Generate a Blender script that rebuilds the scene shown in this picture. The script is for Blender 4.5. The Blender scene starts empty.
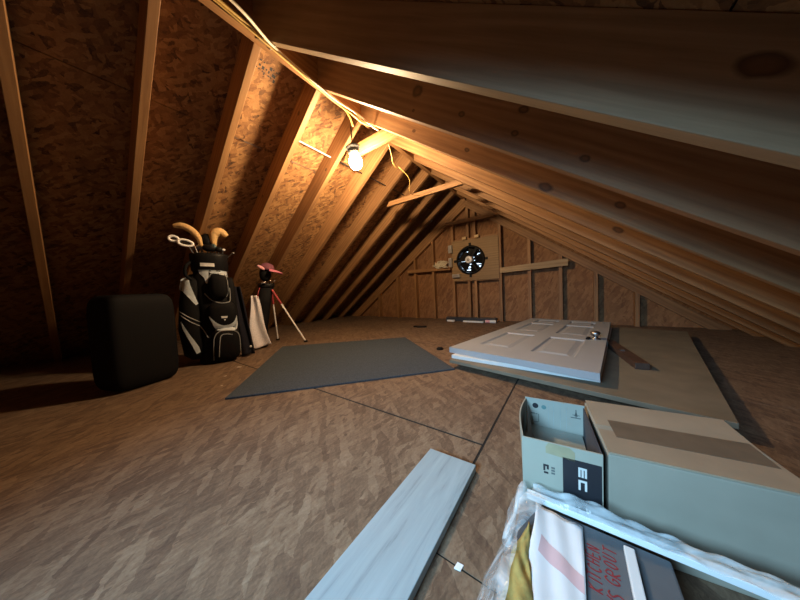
import bpy, bmesh, math, random
from mathutils import Matrix, Vector
from mathutils.bvhtree import BVHTree

random.seed(7)
SC = bpy.context.scene
COL = SC.collection
R = math.radians
SL = R(36.08)
T, CS, SN = math.tan(SL), math.cos(SL), math.sin(SL)
APX, APZ = -1.348, 1.898           # where the two rafter planes meet
CL, CR = 2.88, 0.915               # z = CL + T x (left), z = CR - T x (right)
DEP = 0.165                        # rafter depth


# ------------------------------------------------------------------ mesh helpers
class MB:
    def __init__(self):
        self.v, self.f = [], []

    def add(self, vs, fs):
        o = len(self.v)
        self.v += [tuple(p) for p in vs]
        self.f += [tuple(i + o for i in f) for f in fs]
        return self

    def box(self, x0, x1, y0, y1, z0, z1):
        vs = [(x, y, z) for x in (x0, x1) for y in (y0, y1) for z in (z0, z1)]
        fs = [(0, 1, 3, 2), (4, 6, 7, 5), (0, 4, 5, 1), (2, 3, 7, 6), (0, 2, 6, 4), (1, 5, 7, 3)]
        return self.add(vs, fs)

    def prism(self, poly, a0, a1, axis='y'):
        n = len(poly)
        vs = []
        for a in (a0, a1):
            for (p, q) in poly:
                vs.append((p, a, q) if axis == 'y' else ((p, q, a) if axis == 'z' else (a, p, q)))
        fs = [tuple(range(n)), tuple(range(2 * n - 1, n - 1, -1))]
        for i in range(n):
            j = (i + 1) % n
            fs.append((i, i + n, j + n, j))
        return self.add(vs, fs)

    def loft(self, rings, cap0=True, cap1=True, closed=True):
        n = len(rings[0])
        vs = [p for r in rings for p in r]
        fs = []
        for k in range(len(rings) - 1):
            for i in range(n if closed else n - 1):
                j = (i + 1) % n
                fs.append((k * n + i, k * n + j, (k + 1) * n + j, (k + 1) * n + i))
        if cap0:
            fs.append(tuple(range(n - 1, -1, -1)))
        if cap1:
            o = (len(rings) - 1) * n
            fs.append(tuple(range(o, o + n)))
        return self.add(vs, fs)

    def tube(self, pts, r, n=8, caps=True, flat=1.0):
        P = [Vector(p) for p in pts]
        rr = r if isinstance(r, (list, tuple)) else [r] * len(P)
        t0 = (P[1] - P[0]).normalized()
        up = Vector((0, 0, 1)) if abs(t0.z) < .9 else Vector((1, 0, 0))
        u = t0.cross(up).normalized()
        rings = []
        for i, p in enumerate(P):
            t = (P[min(i + 1, len(P) - 1)] - P[max(i - 1, 0)]).normalized()
            u = (u - t * u.dot(t))
            if u.length < 1e-6:
                u = t.orthogonal()
            u.normalize()
            w = t.cross(u)
            rings.append([p + (u * math.cos(2 * math.pi * k / n) + w * flat * math.sin(2 * math.pi * k / n)) * rr[i] for k in range(n)])
        return self.loft(rings, caps, caps)

    def lathe(self, prof, n=32, c=(0, 0, 0), cap0=True, cap1=True):
        rings = [[(c[0] + r * math.cos(2 * math.pi * k / n), c[1] + r * math.sin(2 * math.pi * k / n), c[2] + z) for k in range(n)] for r, z in prof]
        return self.loft(rings, cap0, cap1)

    def superell(self, c, h, e=2.6, nu=20, nv=12):
        def pw(x, q):
            return math.copysign(abs(x) ** q, x)
        rings = []
        for i in range(1, nv):
            a = -math.pi / 2 + math.pi * i / nv
            ca, sa = pw(math.cos(a), 2 / e), pw(math.sin(a), 2 / e)
            rings.append([(c[0] + h[0] * ca * pw(math.cos(b), 2 / e), c[1] + h[1] * ca * pw(math.sin(b), 2 / e), c[2] + h[2] * sa)
                          for b in [2 * math.pi * k / nu for k in range(nu)]])
        return self.loft(rings)

    def grid(self, fn, nu, nv):
        vs = [fn(i / nu, j / nv) for j in range(nv + 1) for i in range(nu + 1)]
        fs = [(j * (nu + 1) + i, j * (nu + 1) + i + 1, (j + 1) * (nu + 1) + i + 1, (j + 1) * (nu + 1) + i) for j in range(nv) for i in range(nu)]
        return self.add(vs, fs)

    def moved(self, m):
        o = MB()
        o.v = [tuple(m @ Vector(p)) for p in self.v]
        o.f = list(self.f)
        return o


def smoothline(pts, k=6):
    P = [Vector(p) for p in pts]
    out = []
    for i in range(len(P) - 1):
        p0, p1, p2, p3 = P[max(i - 1, 0)], P[i], P[i + 1], P[min(i + 2, len(P) - 1)]
        for s in range(k):
            t = s / k
            out.append(0.5 * ((2 * p1) + (p2 - p0) * t + (2 * p0 - 5 * p1 + 4 * p2 - p3) * t * t + (3 * p1 - p0 - 3 * p2 + p3) * t ** 3))
    out.append(P[-1])
    return out


def obj(name, mb, mat, parent=None, loc=None, rotz=0, matrix=None, smooth=False, bevel=0, subsurf=0, solid=0):
    me = bpy.data.meshes.new(name)
    me.from_pydata(mb.v, [], mb.f)
    bm = bmesh.new()
    bm.from_mesh(me)
    bmesh.ops.recalc_face_normals(bm, faces=bm.faces)
    bm.to_mesh(me)
    bm.free()
    if smooth:
        for p in me.polygons:
            p.use_smooth = True
    o = bpy.data.objects.new(name, me)
    COL.objects.link(o)
    if mat:
        me.materials.append(mat)
    if matrix is not None:
        o.matrix_world = matrix
    elif loc is not None:
        o.location = loc
        o.rotation_euler = (0, 0, rotz)
    if parent:
        o.parent = parent
    if solid:
        m = o.modifiers.new('solid', 'SOLIDIFY')
        m.thickness = solid
        m.offset = 0
    if subsurf:
        m = o.modifiers.new('sub', 'SUBSURF')
        m.levels = m.render_levels = subsurf
    if bevel:
        m = o.modifiers.new('bevel', 'BEVEL')
        m.width = bevel
        m.segments = 2
        m.limit_method = 'ANGLE'
        m.harden_normals = False
    return o


def tag(o, label, cat, group=None):
    o['label'] = label
    o['category'] = cat
    if group:
        o['group'] = group
    return o


def struct(o):
    o['kind'] = 'structure'
    return o


def empty(name, label, cat, loc=(0, 0, 0), rotz=0, group=None):
    o = bpy.data.objects.new(name, None)
    o.empty_display_size = .1
    COL.objects.link(o)
    o.location = loc
    o.rotation_euler = (0, 0, rotz)
    return tag(o, label, cat, group)


# ------------------------------------------------------------------ materials
class NT:
    def __init__(self, name):
        self.m = bpy.data.materials.new(name)
        self.m.use_nodes = True
        self.t = self.m.node_tree
        self.b = self.t.nodes['Principled BSDF']

    def n(self, typ, **kw):
        nd = self.t.nodes.new('ShaderNode' + typ)
        for k, v in kw.items():
            if k == 'ins':
                for a, b in v.items():
                    if isinstance(b, bpy.types.NodeSocket):
                        self.t.links.new(b, nd.inputs[a])
                    else:
                        nd.inputs[a].default_value = b
            else:
                setattr(nd, k, v)
        return nd

    def link(self, a, b):
        self.t.links.new(a, b)

    def ramp(self, fac, stops, interp='LINEAR'):
        r = self.n('ValToRGB', ins={0: fac})
        r.color_ramp.interpolation = interp
        els = r.color_ramp.elements
        while len(els) < len(stops):
            els.new(.5)
        for e, (p, c) in zip(els, stops):
            e.position = p
            e.color = (c[0], c[1], c[2], 1)
        return r.outputs[0]

    def mix(self, fac, a, b, typ='MIX'):
        nd = self.n('Mix', data_type='RGBA', blend_type=typ)
        for idx, v in ((0, fac), (6, a), (7, b)):
            if isinstance(v, bpy.types.NodeSocket):
                self.link(v, nd.inputs[idx])
            elif idx == 0:
                nd.inputs[0].default_value = v
            else:
                nd.inputs[idx].default_value = (v[0], v[1], v[2], 1)
        return nd.outputs[2]

    def math(self, op, a, b=0.0, clamp=False):
        nd = self.n('Math', operation=op, use_clamp=clamp)
        for i, v in enumerate((a, b)):
            if isinstance(v, bpy.types.NodeSocket):
                self.link(v, nd.inputs[i])
            else:
                nd.inputs[i].default_value = v
        return nd.outputs[0]

    def bump(self, h, s=.3, d=.01):
        bp = self.n('Bump', ins={'Height': h, 'Strength': s, 'Distance': d})
        self.link(bp.outputs[0], self.b.inputs['Normal'])

    def col(self, c):
        self.link(c, self.b.inputs['Base Color'])


def plain(name, c, rough=.6, metal=0, noise=.12, nscale=30, emit=None, bump=0):
    k = NT(name)
    k.b.inputs['Roughness'].default_value = rough
    k.b.inputs['Metallic'].default_value = metal
    tc = k.n('TexCoord')
    nz = k.n('TexNoise', ins={'Vector': tc.outputs['Object'], 'Scale': nscale, 'Detail': 4})
    lo = [x * (1 - noise) for x in c]
    hi = [min(1, x * (1 + noise)) for x in c]
    k.col(k.ramp(nz.outputs[0], [(.3, lo), (.7, hi)]))
    if bump:
        k.bump(nz.outputs[0], bump)
    if name in ('black nylon', 'dark cloth', 'black plastic'):
        k.b.inputs['Specular IOR Level'].default_value = .15
    if emit:
        k.b.inputs['Emission Color'].default_value = (*emit[0], 1)
        k.b.inputs['Emission Strength'].default_value = emit[1]
    return k.m


def osb(name, pal, swizzle='xy', flake=(.06, .013), angs=(0, .5, -.5, 1.1, -1.0, 2.0), rough=.75, grain=.3, streak=0.0, mid=(.12, .33, .56, .85), mott=.32):
    """pressed-flake board: overlapping layers of stretched, ragged flakes"""
    k = NT(name)
    k.b.inputs['Roughness'].default_value = rough
    tc = k.n('TexCoord')
    src = tc.outputs['Object']
    if swizzle == 'xz':
        sp = k.n('SeparateXYZ', ins={0: src})
        src = k.n('CombineXYZ', ins={0: sp.outputs[0], 1: sp.outputs[2]}).outputs[0]
    wob = k.n('TexNoise', ins={'Vector': src, 'Scale': 30, 'Detail': 3, 'Roughness': .7})
    off = k.n('VectorMath', operation='SCALE', ins={0: wob.outputs['Color'], 'Scale': .022})
    base = k.n('VectorMath', operation='ADD', ins={0: src, 1: off.outputs[0]}).outputs[0]
    val = None
    hgt = None
    for i, a in enumerate(angs):
        g = 1 + .35 * ((i * 2) % 3)
        r1 = k.n('Mapping', ins={'Vector': base, 'Rotation': (0, 0, a), 'Location': (3.1 * i, 1.7 * i, 0)})
        r2 = k.n('Mapping', ins={'Vector': r1.outputs[0], 'Scale': (1 / (flake[0] * g), 1 / (flake[1] * g), 0)})
        vo = k.n('TexVoronoi', voronoi_dimensions='2D', ins={'Vector': r2.outputs[0], 'Scale': 1.0})
        sp = k.n('SeparateColor', ins={0: vo.outputs['Color']})
        gr = k.n('TexNoise', ins={'Vector': r2.outputs[0], 'Scale': 2.6, 'Detail': 5, 'Roughness': .75})
        v = k.math('ADD', k.math('MULTIPLY', sp.outputs[0], 1 - grain), k.math('MULTIPLY', gr.outputs[0], grain))
        if val is None:
            val, hgt = v, sp.outputs[2]
        else:
            msk = k.math('MULTIPLY', k.math('GREATER_THAN', sp.outputs[1], .42), .85)
            val = k.mix(msk, val, v)
            hgt = k.mix(msk, hgt, sp.outputs[2])
    mo = k.n('TexNoise', ins={'Vector': base, 'Scale': 16, 'Detail': 7, 'Roughness': .75})
    val = k.mix(mott, val, mo.outputs[0])
    if streak:
        for i, a in enumerate((1.35, 1.8)):
            r1 = k.n('Mapping', ins={'Vector': base, 'Rotation': (0, 0, a), 'Location': (5.3 * i, 2.2, 0)})
            r2 = k.n('Mapping', ins={'Vector': r1.outputs[0], 'Scale': (14, 75, 0)})
            sn = k.n('TexNoise', ins={'Vector': r2.outputs[0], 'Scale': 1.0, 'Detail': 6, 'Roughness': .72, 'Distortion': .8})
            val = k.mix(streak * (.5 if i else .6), val, sn.outputs[0])
    col = k.ramp(val, [(p, c) for p, c in zip(mid, pal)])
    fine = k.n('TexNoise', ins={'Vector': src, 'Scale': 160, 'Detail': 3})
    col = k.mix(.3, col, k.ramp(fine.outputs[0], [(.3, (.55, .55, .55)), (.65, (1.15, 1.15, 1.15))]), 'MULTIPLY')
    big = k.n('TexNoise', ins={'Vector': src, 'Scale': 1.6, 'Detail': 5})
    col = k.mix(.55, col, k.ramp(big.outputs[0], [(.35, (.72, .70, .70)), (.65, (1.08, 1.06, 1.04))]), 'MULTIPLY')
    k.col(col)
    k.bump(hgt, .25, .002)
    return k.m


def lumber(name, dark, light, knots=(), rough=.6, axis='x'):
    k = NT(name)
    k.b.inputs['Roughness'].default_value = rough
    tc = k.n('TexCoord')
    src = tc.outputs['Object']
    if axis == 'z':
        sp = k.n('SeparateXYZ', ins={0: src})
        src = k.n('CombineXYZ', ins={0: sp.outputs[2], 1: sp.outputs[1], 2: sp.outputs[0]}).outputs[0]
    if axis == 'y':
        sp = k.n('SeparateXYZ', ins={0: src})
        src = k.n('CombineXYZ', ins={0: sp.outputs[1], 1: sp.outputs[0], 2: sp.outputs[2]}).outputs[0]
    oi = k.n('ObjectInfo')
    sh = k.n('VectorMath', operation='SCALE', ins={0: (7.3, 3.1, 5.7), 'Scale': oi.outputs['Random']})
    rnd = k.n('VectorMath', operation='ADD', ins={0: src, 1: sh.outputs[0]}).outputs[0]
    m1 = k.n('Mapping', ins={'Vector': rnd, 'Scale': (1.0, 22, 22)})
    g1 = k.n('TexNoise', ins={'Vector': m1.outputs[0], 'Scale': 2.2, 'Detail': 7, 'Roughness': .65, 'Distortion': .4})
    m2 = k.n('Mapping', ins={'Vector': rnd, 'Scale': (.5, 3.5, 3.5)})
    w = k.n('TexWave', wave_type='BANDS', bands_direction='Z', ins={'Vector': m2.outputs[0], 'Scale': 2.6, 'Distortion': 9, 'Detail': 2, 'Detail Scale': .8})
    v = k.math('ADD', k.math('MULTIPLY', g1.outputs[0], .85), k.math('MULTIPLY', w.outputs[0], .15))
    col = k.ramp(v, [(.28, dark), (.72, light)])
    tint = k.math('ADD', k.math('MULTIPLY', oi.outputs['Random'], .3), .82)
    tcol = k.n('CombineColor', ins={0: tint, 1: tint, 2: tint}).outputs[0]
    col = k.mix(1.0, col, tcol, 'MULTIPLY')
    st = k.n('TexNoise', ins={'Vector': rnd, 'Scale': 2.0, 'Detail': 5})
    col = k.mix(.6, col, k.ramp(st.outputs[0], [(.3, (.66, .62, .60)), (.6, (1.05, 1.03, 1.0))]), 'MULTIPLY')
    for (s, d, r, el) in knots:
        sp = k.n('Mapping', vector_type='POINT', ins={'Vector': src, 'Location': (-s / (r * el), 0, -d / r), 'Scale': (1 / (r * el), 0, 1 / r)})
        wb = k.n('TexNoise', ins={'Vector': src, 'Scale': 25})
        ln = k.n('VectorMath', operation='LENGTH', ins={0: sp.outputs[0]})
        dd = k.math('ADD', ln.outputs['Value'], k.math('MULTIPLY', k.math('SUBTRACT', wb.outputs[0], .5), .6))
        f = k.n('MapRange', ins={0: dd, 1: .75, 2: 1.15, 3: .85, 4: 0.0}).outputs[0]
        ring = k.n('MapRange', ins={0: dd, 1: .3, 2: .7, 3: .35, 4: 1.0}).outputs[0]
        kc = k.mix(ring, (.16, .075, .03), (.045, .02, .01))
        col = k.mix(f, col, kc)
    k.col(col)
    k.bump(v, .12, .002)
    return k.m


OSB_ROOF = osb('osb roof', [(.035, .014, .006), (.19, .088, .032), (.31, .155, .058), (.44, .255, .10)], flake=(.036, .012), angs=(0, .9, -.8, 1.6, .4, 2.4), mid=(.24, .36, .55, .8))
OSB_FLOOR = osb('osb floor', [(.036, .019, .013), (.10, .059, .037), (.178, .115, .072), (.30, .22, .15)], angs=(1.57, 1.15, 2.0, 1.4, 1.8, .7), flake=(.062, .014), mott=.26, grain=.5, streak=.6, mid=(.29, .41, .53, .70))
OSB_WALL = osb('osb gable', [(.08, .033, .013), (.21, .095, .04), (.28, .14, .06), (.36, .19, .09)], swizzle='xz', flake=(.06, .016))
LUM_D, LUM_L = (.21, .098, .037), (.39, .215, .092)
LUMBER = lumber('lumber', LUM_D, LUM_L)
LUMBER_Z = lumber('lumber upright', LUM_D, LUM_L, axis='z')
LUMBER_Y = lumber('lumber ridge', LUM_D, LUM_L, axis='y')
PLY = lumber('plywood', (.24, .15, .065), (.36, .235, .115))
FELT = plain('roof felt', (.02, .02, .022), .9)
SUB = plain('subfloor', (.006, .005, .004), .9)

BLACK = plain('black nylon', (.005, .005, .006), .75, bump=.1, nscale=200)
BLACK2 = plain('black plastic', (.007, .007, .008), .5)
NAVY = plain('dark cloth', (.012, .012, .019), .9, bump=.2)
SILVER_FAB = plain('silver fabric', (.50, .57, .64), .5)
GREY_PIPE = plain('grey piping', (.30, .32, .34), .5)
CHROME = plain('polished steel', (.75, .75, .77), .18, metal=1, noise=.03)
BRIGHT = plain('bright nickel', (.92, .93, .95), .3)
STEEL = plain('dull steel', (.45, .45, .47), .35, metal=1, noise=.08)
TAN = plain('tan suede', (.62, .40, .17), .85, bump=.2, nscale=60)
WHITE_LBL = plain('white label', (.72, .73, .74), .5)
PINK = plain('pink cloth', (.55, .17, .25), .8)
PINK_L = plain('light pink cloth', (.75, .38, .43), .8)
RED = plain('red leg', (.35, .05, .06), .35)
TOWEL = plain('white towel', (.74, .72, .78), .95, bump=.4, nscale=90)
MAT_GREY = plain('grey carpet', (.040, .054, .072), .95, noise=.35, nscale=140, bump=.6)
DOORWHITE = plain('white door paint', (.36, .385, .42), .42, noise=.04, nscale=6)
WHITEPNL = plain('white panel', (.70, .73, .74), .5, noise=.05)
BROWNBOARD = plain('hardboard', (.17, .145, .105), .7, noise=.15, nscale=9)
CARTON_W = plain('whitewashed carton', (.33, .335, .28), .75, noise=.06, nscale=12)
CARTON_IN = plain('carton inside', (.31, .33, .295), .8, noise=.06, nscale=12)
CARTON_T = plain('tan carton', (.30, .235, .165), .8, noise=.08, nscale=14)
CARTON_T2 = plain('pale carton', (.29, .275, .225), .8, noise=.06, nscale=14)
CARTON_G = plain('grey carton', (.10, .11, .125), .7, noise=.08, nscale=20)
TAPE = plain('beige tape', (.31, .285, .18), .35)
DTAPE = plain('brown tape', (.15, .11, .075), .4)
INK = plain('black ink', (.015, .016, .022), .5)
INKG = plain('grey ink', (.10, .12, .12), .6)
TEALINK = plain('teal ink', (.10, .20, .20), .6)
WHITEINK = plain('white ink', (.62, .64, .62), .5)
REDINK = plain('red marker', (.22, .02, .025), .6)
PAPER = plain('white paper', (.74, .76, .80), .7, noise=.05, nscale=15)
PAPERPINK = plain('pink print', (.66, .46, .49), .7, noise=.05)
KRAFT = plain('ochre paper', (.40, .30, .09), .85, noise=.18, nscale=25, bump=.3)
TRIMW = plain('white trim', (.74, .77, .80), .4, noise=.03)
CABLE_W = plain('pale cable', (.72, .66, .52), .5)
CABLE_Y = plain('yellow cable', (.72, .48, .14), .5)
CABLE_B = plain('black cable', (.02, .018, .02), .5)
CABLE_LIT = plain('bulb-lit cable', (.42, .42, .44), .4)  # lit stretch of the black cable: bulb light put into its grey
BOXMETAL = plain('pale box', (.55, .55, .50), .5)
DARKWOOD = plain('dark wood', (.06, .032, .022), .6, noise=.3)
PORCELAIN = plain('black lampholder', (.006, .006, .007), .8)
BULB = plain('lit bulb', (1, 1, 1), .3, noise=0, emit=((1.0, .69, .38), 850))


def plank_mat():
    k = NT('pale wood-look plank')
    k.b.inputs['Roughness'].default_value = .6
    tc = k.n('TexCoord')
    m = k.n('Mapping', ins={'Vector': tc.outputs['Object'], 'Scale': (16, 1.2, 1)})
    g = k.n('TexNoise', ins={'Vector': m.outputs[0], 'Scale': 2.4, 'Detail': 8, 'Roughness': .68, 'Distortion': .5})
    c = k.ramp(g.outputs[0], [(.28, (.13, .18, .20)), (.42, (.245, .325, .365)), (.7, (.31, .40, .445))])
    k.col(c)
    return k.m


PLANK = plank_mat()


def plastic_mat():
    k = NT('clear plastic film')
    tc = k.n('TexCoord')
    nz = k.n('TexNoise', ins={'Vector': tc.outputs['Object'], 'Scale': 13, 'Detail': 4, 'Distortion': 1.5})
    k.b.inputs['Base Color'].default_value = (.80, .86, .90, 1)
    k.b.inputs['Roughness'].default_value = .18
    a = k.ramp(nz.outputs[0], [(.36, (.20, .20, .20)), (.70, (.58, .58, .58))])
    k.link(a, k.b.inputs['Alpha'])
    k.bump(nz.outputs[0], .5, .015)
    return k.m


PLASTIC = plastic_mat()


def slope_matrix(side, y):
    X = Vector((side * CS, 0, -SN))
    Z = Vector((side * SN, 0, CS))
    Y = Vector((0, side, 0))
    m = Matrix((X, Y, Z)).transposed().to_4x4()
    m.translation = Vector((APX, y, APZ))
    return m


def slope_poly(side, d0, d1, xr, zf=0.0, s0=None, s1=None):
    """XZ polygon between the offsets d0, d1, from the vertical cut at xr to the level cut at zf"""
    def zz(x, d):
        return (CL + T * x if side < 0 else CR - T * x) + d / CS

    def xx(z, d):
        return (z - CL - d / CS) / T if side < 0 else (CR + d / CS - z) / T
    pts = [(xr, zz(xr, d0)), (xx(zf, d0), zf), (xx(zf, d1), zf), (xr, zz(xr, d1))]
    return pts


def slope_prism(side, poly, y0, y1):
    m = slope_matrix(side, y0).inverted()
    mb = MB().prism(poly, y0, y1)
    return mb.moved(m), slope_matrix(side, y0)


# ------------------------------------------------------------------ setting
YB, YF = -1.5, 3.74          # near and far ends of the loft
# floor: boards with real 3 mm joints over a dark subfloor
fb = MB()
xs = [-4.25, -0.246, 1.55]
ys_cols = ([YB, -.43, .787, 2.006, 3.225, YF + .02], [YB, -.81, .405, 1.624, 2.843, YF + .02])
for i in range(2):
    for j in range(5):
        gp = .005 if i == 0 else .002
        fb.box(xs[i] + .004, xs[i + 1] - .004, ys_cols[i][j] + gp, ys_cols[i][j + 1] - gp, -.018, 0)
struct(obj('floor', fb, OSB_FLOOR))
sm = MB()
for i in range(2):
    gp = .0048 if i == 0 else .0018
    for yy in ys_cols[i][1:-1]:
        sm.box(xs[i] + .005, xs[i + 1] - .005, yy - gp, yy + gp, -.018, -.0015)
sm.box(-.2498, -.2422, YB + .01, YF, -.018, -.0016)
struct(obj('floor_seam', sm, SUB))
struct(obj('floor_subfloor', MB().box(-4.3, 1.6, YB, YF + .02, -.06, -.019), SUB))

# roof sheathing as sheets with a seam, and a felt layer added to block sky light there
for side, nm in ((-1, 'ceiling_left'), (1, 'ceiling_right')):
    mb = MB()
    inv = slope_matrix(side, YB).inverted()
    d0, d1 = DEP, DEP + .012
    sgrid = [.595, 1.814]

    def pt(s, d):
        return (APX + side * CS * s + side * SN * d, APZ - SN * s + CS * d)
    base = slope_poly(side, d0, d1, -1.331)
    stop = [base[0], base[3]]
    cuts = [(base[0], base[3])] + [(pt(s - .002, d0), pt(s - .002, d1)) for s in sgrid] + [(base[1], base[2])]
    starts = [(base[0], base[3])] + [(pt(s + .002, d0), pt(s + .002, d1)) for s in sgrid]
    for k in range(3):
        a, b = starts[k], cuts[k + 1]
        mb.prism([a[0], b[0], b[1], a[1]], YB, YF + .015)
    struct(obj(nm, mb.moved(inv), OSB_ROOF, matrix=slope_matrix(side, YB)))
    fp = slope_poly(side, DEP + .0125, DEP + .02, -1.331, zf=-.02)
    mbf, mt = slope_prism(side, fp, YB, YF + .015)
    struct(obj(nm + '_felt', mbf, FELT, matrix=mt))


def roofz(x, d):
    return min(CL + T * x, CR - T * x) + d / CS


def gable_mb(y0, y1, hole=None, d=DEP - .001):
    mb = MB()
    xl, xr_ = (0 - CL - d / CS) / T, (CR + d / CS) / T
    xb = sorted([xl, APX, xr_] + ([hole[0], hole[1]] if hole else []))
    for a, b in zip(xb[:-1], xb[1:]):
        za, zb = max(0.0, roofz(a, d)), max(0.0, roofz(b, d))
        if hole and a >= hole[0] - 1e-6 and b <= hole[1] + 1e-6:
            mb.prism([(a, 0), (b, 0), (b, hole[2]), (a, hole[2])], y0, y1)
            mb.prism([(a, hole[3]), (b, hole[3]), (b, zb), (a, za)], y0, y1)
        else:
            poly = [(a, 0), (b, 0), (b, zb), (a, za)]
            poly = [p for i, p in enumerate(poly) if i == 0 or (abs(p[0] - poly[i - 1][0]) + abs(p[1] - poly[i - 1][1])) > 1e-5]
            if abs(poly[-1][0] - poly[0][0]) + abs(poly[-1][1] - poly[0][1]) < 1e-5:
                poly.pop()
            mb.prism(poly, y0, y1)
    return mb


FX, FZ, FR = -1.243, .935, .205
HOLE = (FX - .20, FX + .20, FZ - .20, FZ + .20)
struct(obj('wall_back', gable_mb(YF, YF + .015, HOLE), OSB_WALL))
struct(obj('wall_front', gable_mb(YB - .015, YB), OSB_WALL))

# ------------------------------------------------------------------ ridge, rafters, ties
tag(obj('ridge_board', MB().box(-1.351, -1.309, YB + .005, YF - .005, 1.885, 2.06), LUMBER_Y),
    'long ridge board at the peak with yellow cables running beside it', 'ridge board')

NEAR = ['first', 'second', 'third', 'fourth', 'fifth', 'sixth', 'seventh', 'eighth']
LK = {1: [(.219, .08, .012, 1.3), (.96, .094, .010, 1.3)], 2: [(.5, .06, .012, 1.3)]}
RK = {0: [(1.9, .10, .018, 1.8)],
      1: [(.868, .111, .026, 1.2), (1.157, .073, .012, 1.4), (1.418, .062, .011, 1.4), (1.40, .14, .013, 1.6), (1.687, .051, .012, 1.5), (.891, .034, .007, 1.2)],
      2: [(1.03, .055, .012, 1.5), (.595, .052, .010, 1.5), (1.535, .022, .02, 2.0), (1.847, .06, .014, 1.6)],
      3: [(1.907, .045, .016, 1.8), (.9, .08, .01, 1.4)]}


def rafter(side, i, y):
    kn = (LK if side < 0 else RK).get(i)
    poly = slope_poly(side, 0, DEP - .0005, -1.352 if side < 0 else -1.308)
    mb, mt = slope_prism(side, poly, y, y + .038)
    if side > 0 and i < 3:
        warm = {0: ((.20, .135, .075), (.33, .235, .14)), 1: ((.19, .095, .045), (.32, .185, .095)), 2: ((.21, .11, .05), (.37, .225, .11))}.get(i, (LUM_D, LUM_L))
    else:
        warm = (LUM_D, LUM_L)
    mat = lumber('lumber knots', warm[0], warm[1], kn) if kn else LUMBER
    o = obj('rafter', mb, mat, matrix=mt, bevel=.002)
    sd = 'left-slope' if side < 0 else 'right-slope'
    if i <= 1:
        n = 1 - i
        lab = '%s rafter, %s one nearer the viewer than the lit bulb' % (sd, NEAR[n])
    else:
        lab = '%s rafter, %s one beyond the lit bulb' % (sd, NEAR[i - 2])
    tag(o, lab, 'rafter', 'rafters of the %s roof slope' % ('left' if side < 0 else 'right'))
    return o


for i in range(-2, 8):
    rafter(-1, i, .67 + .385 * i)
for i in range(-1, 8):
    rafter(1, i, .65 + .385 * i)


def tie(y, z, x0, x1, h, label, tilt=0):
    mb = MB().prism([(x0, z), (x1, z + tilt), (x1 - h / T * .6, z + h + tilt), (x0 + h / T * .6, z + h)], y, y + .036)
    return tag(obj('collar_tie', mb, LUMBER, bevel=.002), label, 'collar tie', 'collar ties under the ridge')


tie(1.483, 1.674, -1.60, -.83, .09, 'short collar tie right beside the lit bulb')
tie(2.256, 1.510, -1.75, -.82, .055, 'middle collar tie between the lit bulb and the gable')
tie(3.55, 1.500, -1.62, -.86, .05, 'farthest collar tie, just above the square fan board')

# ------------------------------------------------------------------ gable framing
GL, GR = 2.71, .805


def gz(x):
    return min(GL + T * x, GR - T * x)


def tag_mat(o, *a):
    return tag(o, *a)


pl = [(-1.307, GL + T * -1.307), (-GL / T, 0), ((0 - CL) / T + .002, 0), (-1.352, CL + T * -1.352 - .002), (-1.307, CL + T * -1.352 - .002)]
mbL = MB().prism(pl, 3.66, 3.735)
tag(obj('rake_plate', mbL.moved(slope_matrix(-1, 3.66).inverted()), LUMBER, matrix=slope_matrix(-1, 3.66)),
    'sloping top plate of the far gable wall, left half', 'plate')
pr = [(-1.306, GR - T * -1.306), (GR / T, 0), (CR / T - .002, 0), (-1.306, CR + T * 1.306 - .002)]
mbR = MB().prism(pr, 3.66, 3.735)
tag(obj('rake_plate', mbR.moved(slope_matrix(1, 3.66).inverted()), LUMBER, matrix=slope_matrix(1, 3.66)),
    'sloping top plate of the far gable wall, right half', 'plate')

studs = [(-3.142, 'farthest left, low under the slope'), (-2.67, 'second from the left slope'), (-2.267, 'third from the left slope, crossed by the short ledger'),
         (-1.90, 'first one left of the fan board'), (-1.535, 'behind the left edge of the fan board'), (-.82, 'behind the right edge of the fan board'),
         (-.449, 'first one right of the fan board'), (-.10, 'at the right end of the pale ledger'), (.247, 'right of the pale ledger, above the white door'),
         (.60, 'farthest right, low under the slope')]
for x, where in studs:
    a, b = x - .019, x + .019
    mb = MB().prism([(a, 0), (b, 0), (b, gz(b) - .001), (a, gz(a) - .001)], 3.655, 3.739)
    tag(obj('wall_stud', mb, LUMBER_Z), 'gable wall stud, ' + where, 'stud', 'studs of the gable wall')
for x, w in ((-1.283, 'left'), (-1.178, 'right')):
    a, b = x - .019, x + .019
    tag(obj('wall_stud', MB().box(a, b, 3.655, 3.739, 0, .612), LUMBER_Z), 'short stud below the fan board, %s one of the pair' % w, 'stud', 'studs of the gable wall')
    tag(obj('wall_stud', MB().prism([(a, 1.276), (b, 1.276), (b, gz(b) - .001), (a, gz(a) - .001)], 3.655, 3.739), LUMBER_Z),
        'short stud above the fan board, %s one of the pair' % w, 'stud', 'studs of the gable wall')
tag(obj('fan_header', MB().box(-1.515, -.84, 3.656, 3.738, .613, .65), LUMBER), 'horizontal lumber framing the bottom of the fan opening', 'header')
tag(obj('fan_header', MB().box(-1.515, -.84, 3.656, 3.738, 1.237, 1.275), LUMBER), 'horizontal lumber framing the top of the fan opening', 'header')
tag(obj('ledger_board', MB().prism([(-.815, .702), (-.02, .733), (-.02, .822), (-.815, .775)], 3.618, 3.654), lumber('pale lumber', (.36, .24, .12), (.52, .38, .21))),
    'pale ledger board nailed across the studs right of the fan', 'ledger')
tag(obj('ledger_board', MB().prism([(-2.40, .818), (-1.575, .812), (-1.575, .868), (-2.40, .872)], 3.618, 3.654), LUMBER),
    'thin brown ledger board across the studs left of the fan', 'ledger')

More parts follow.
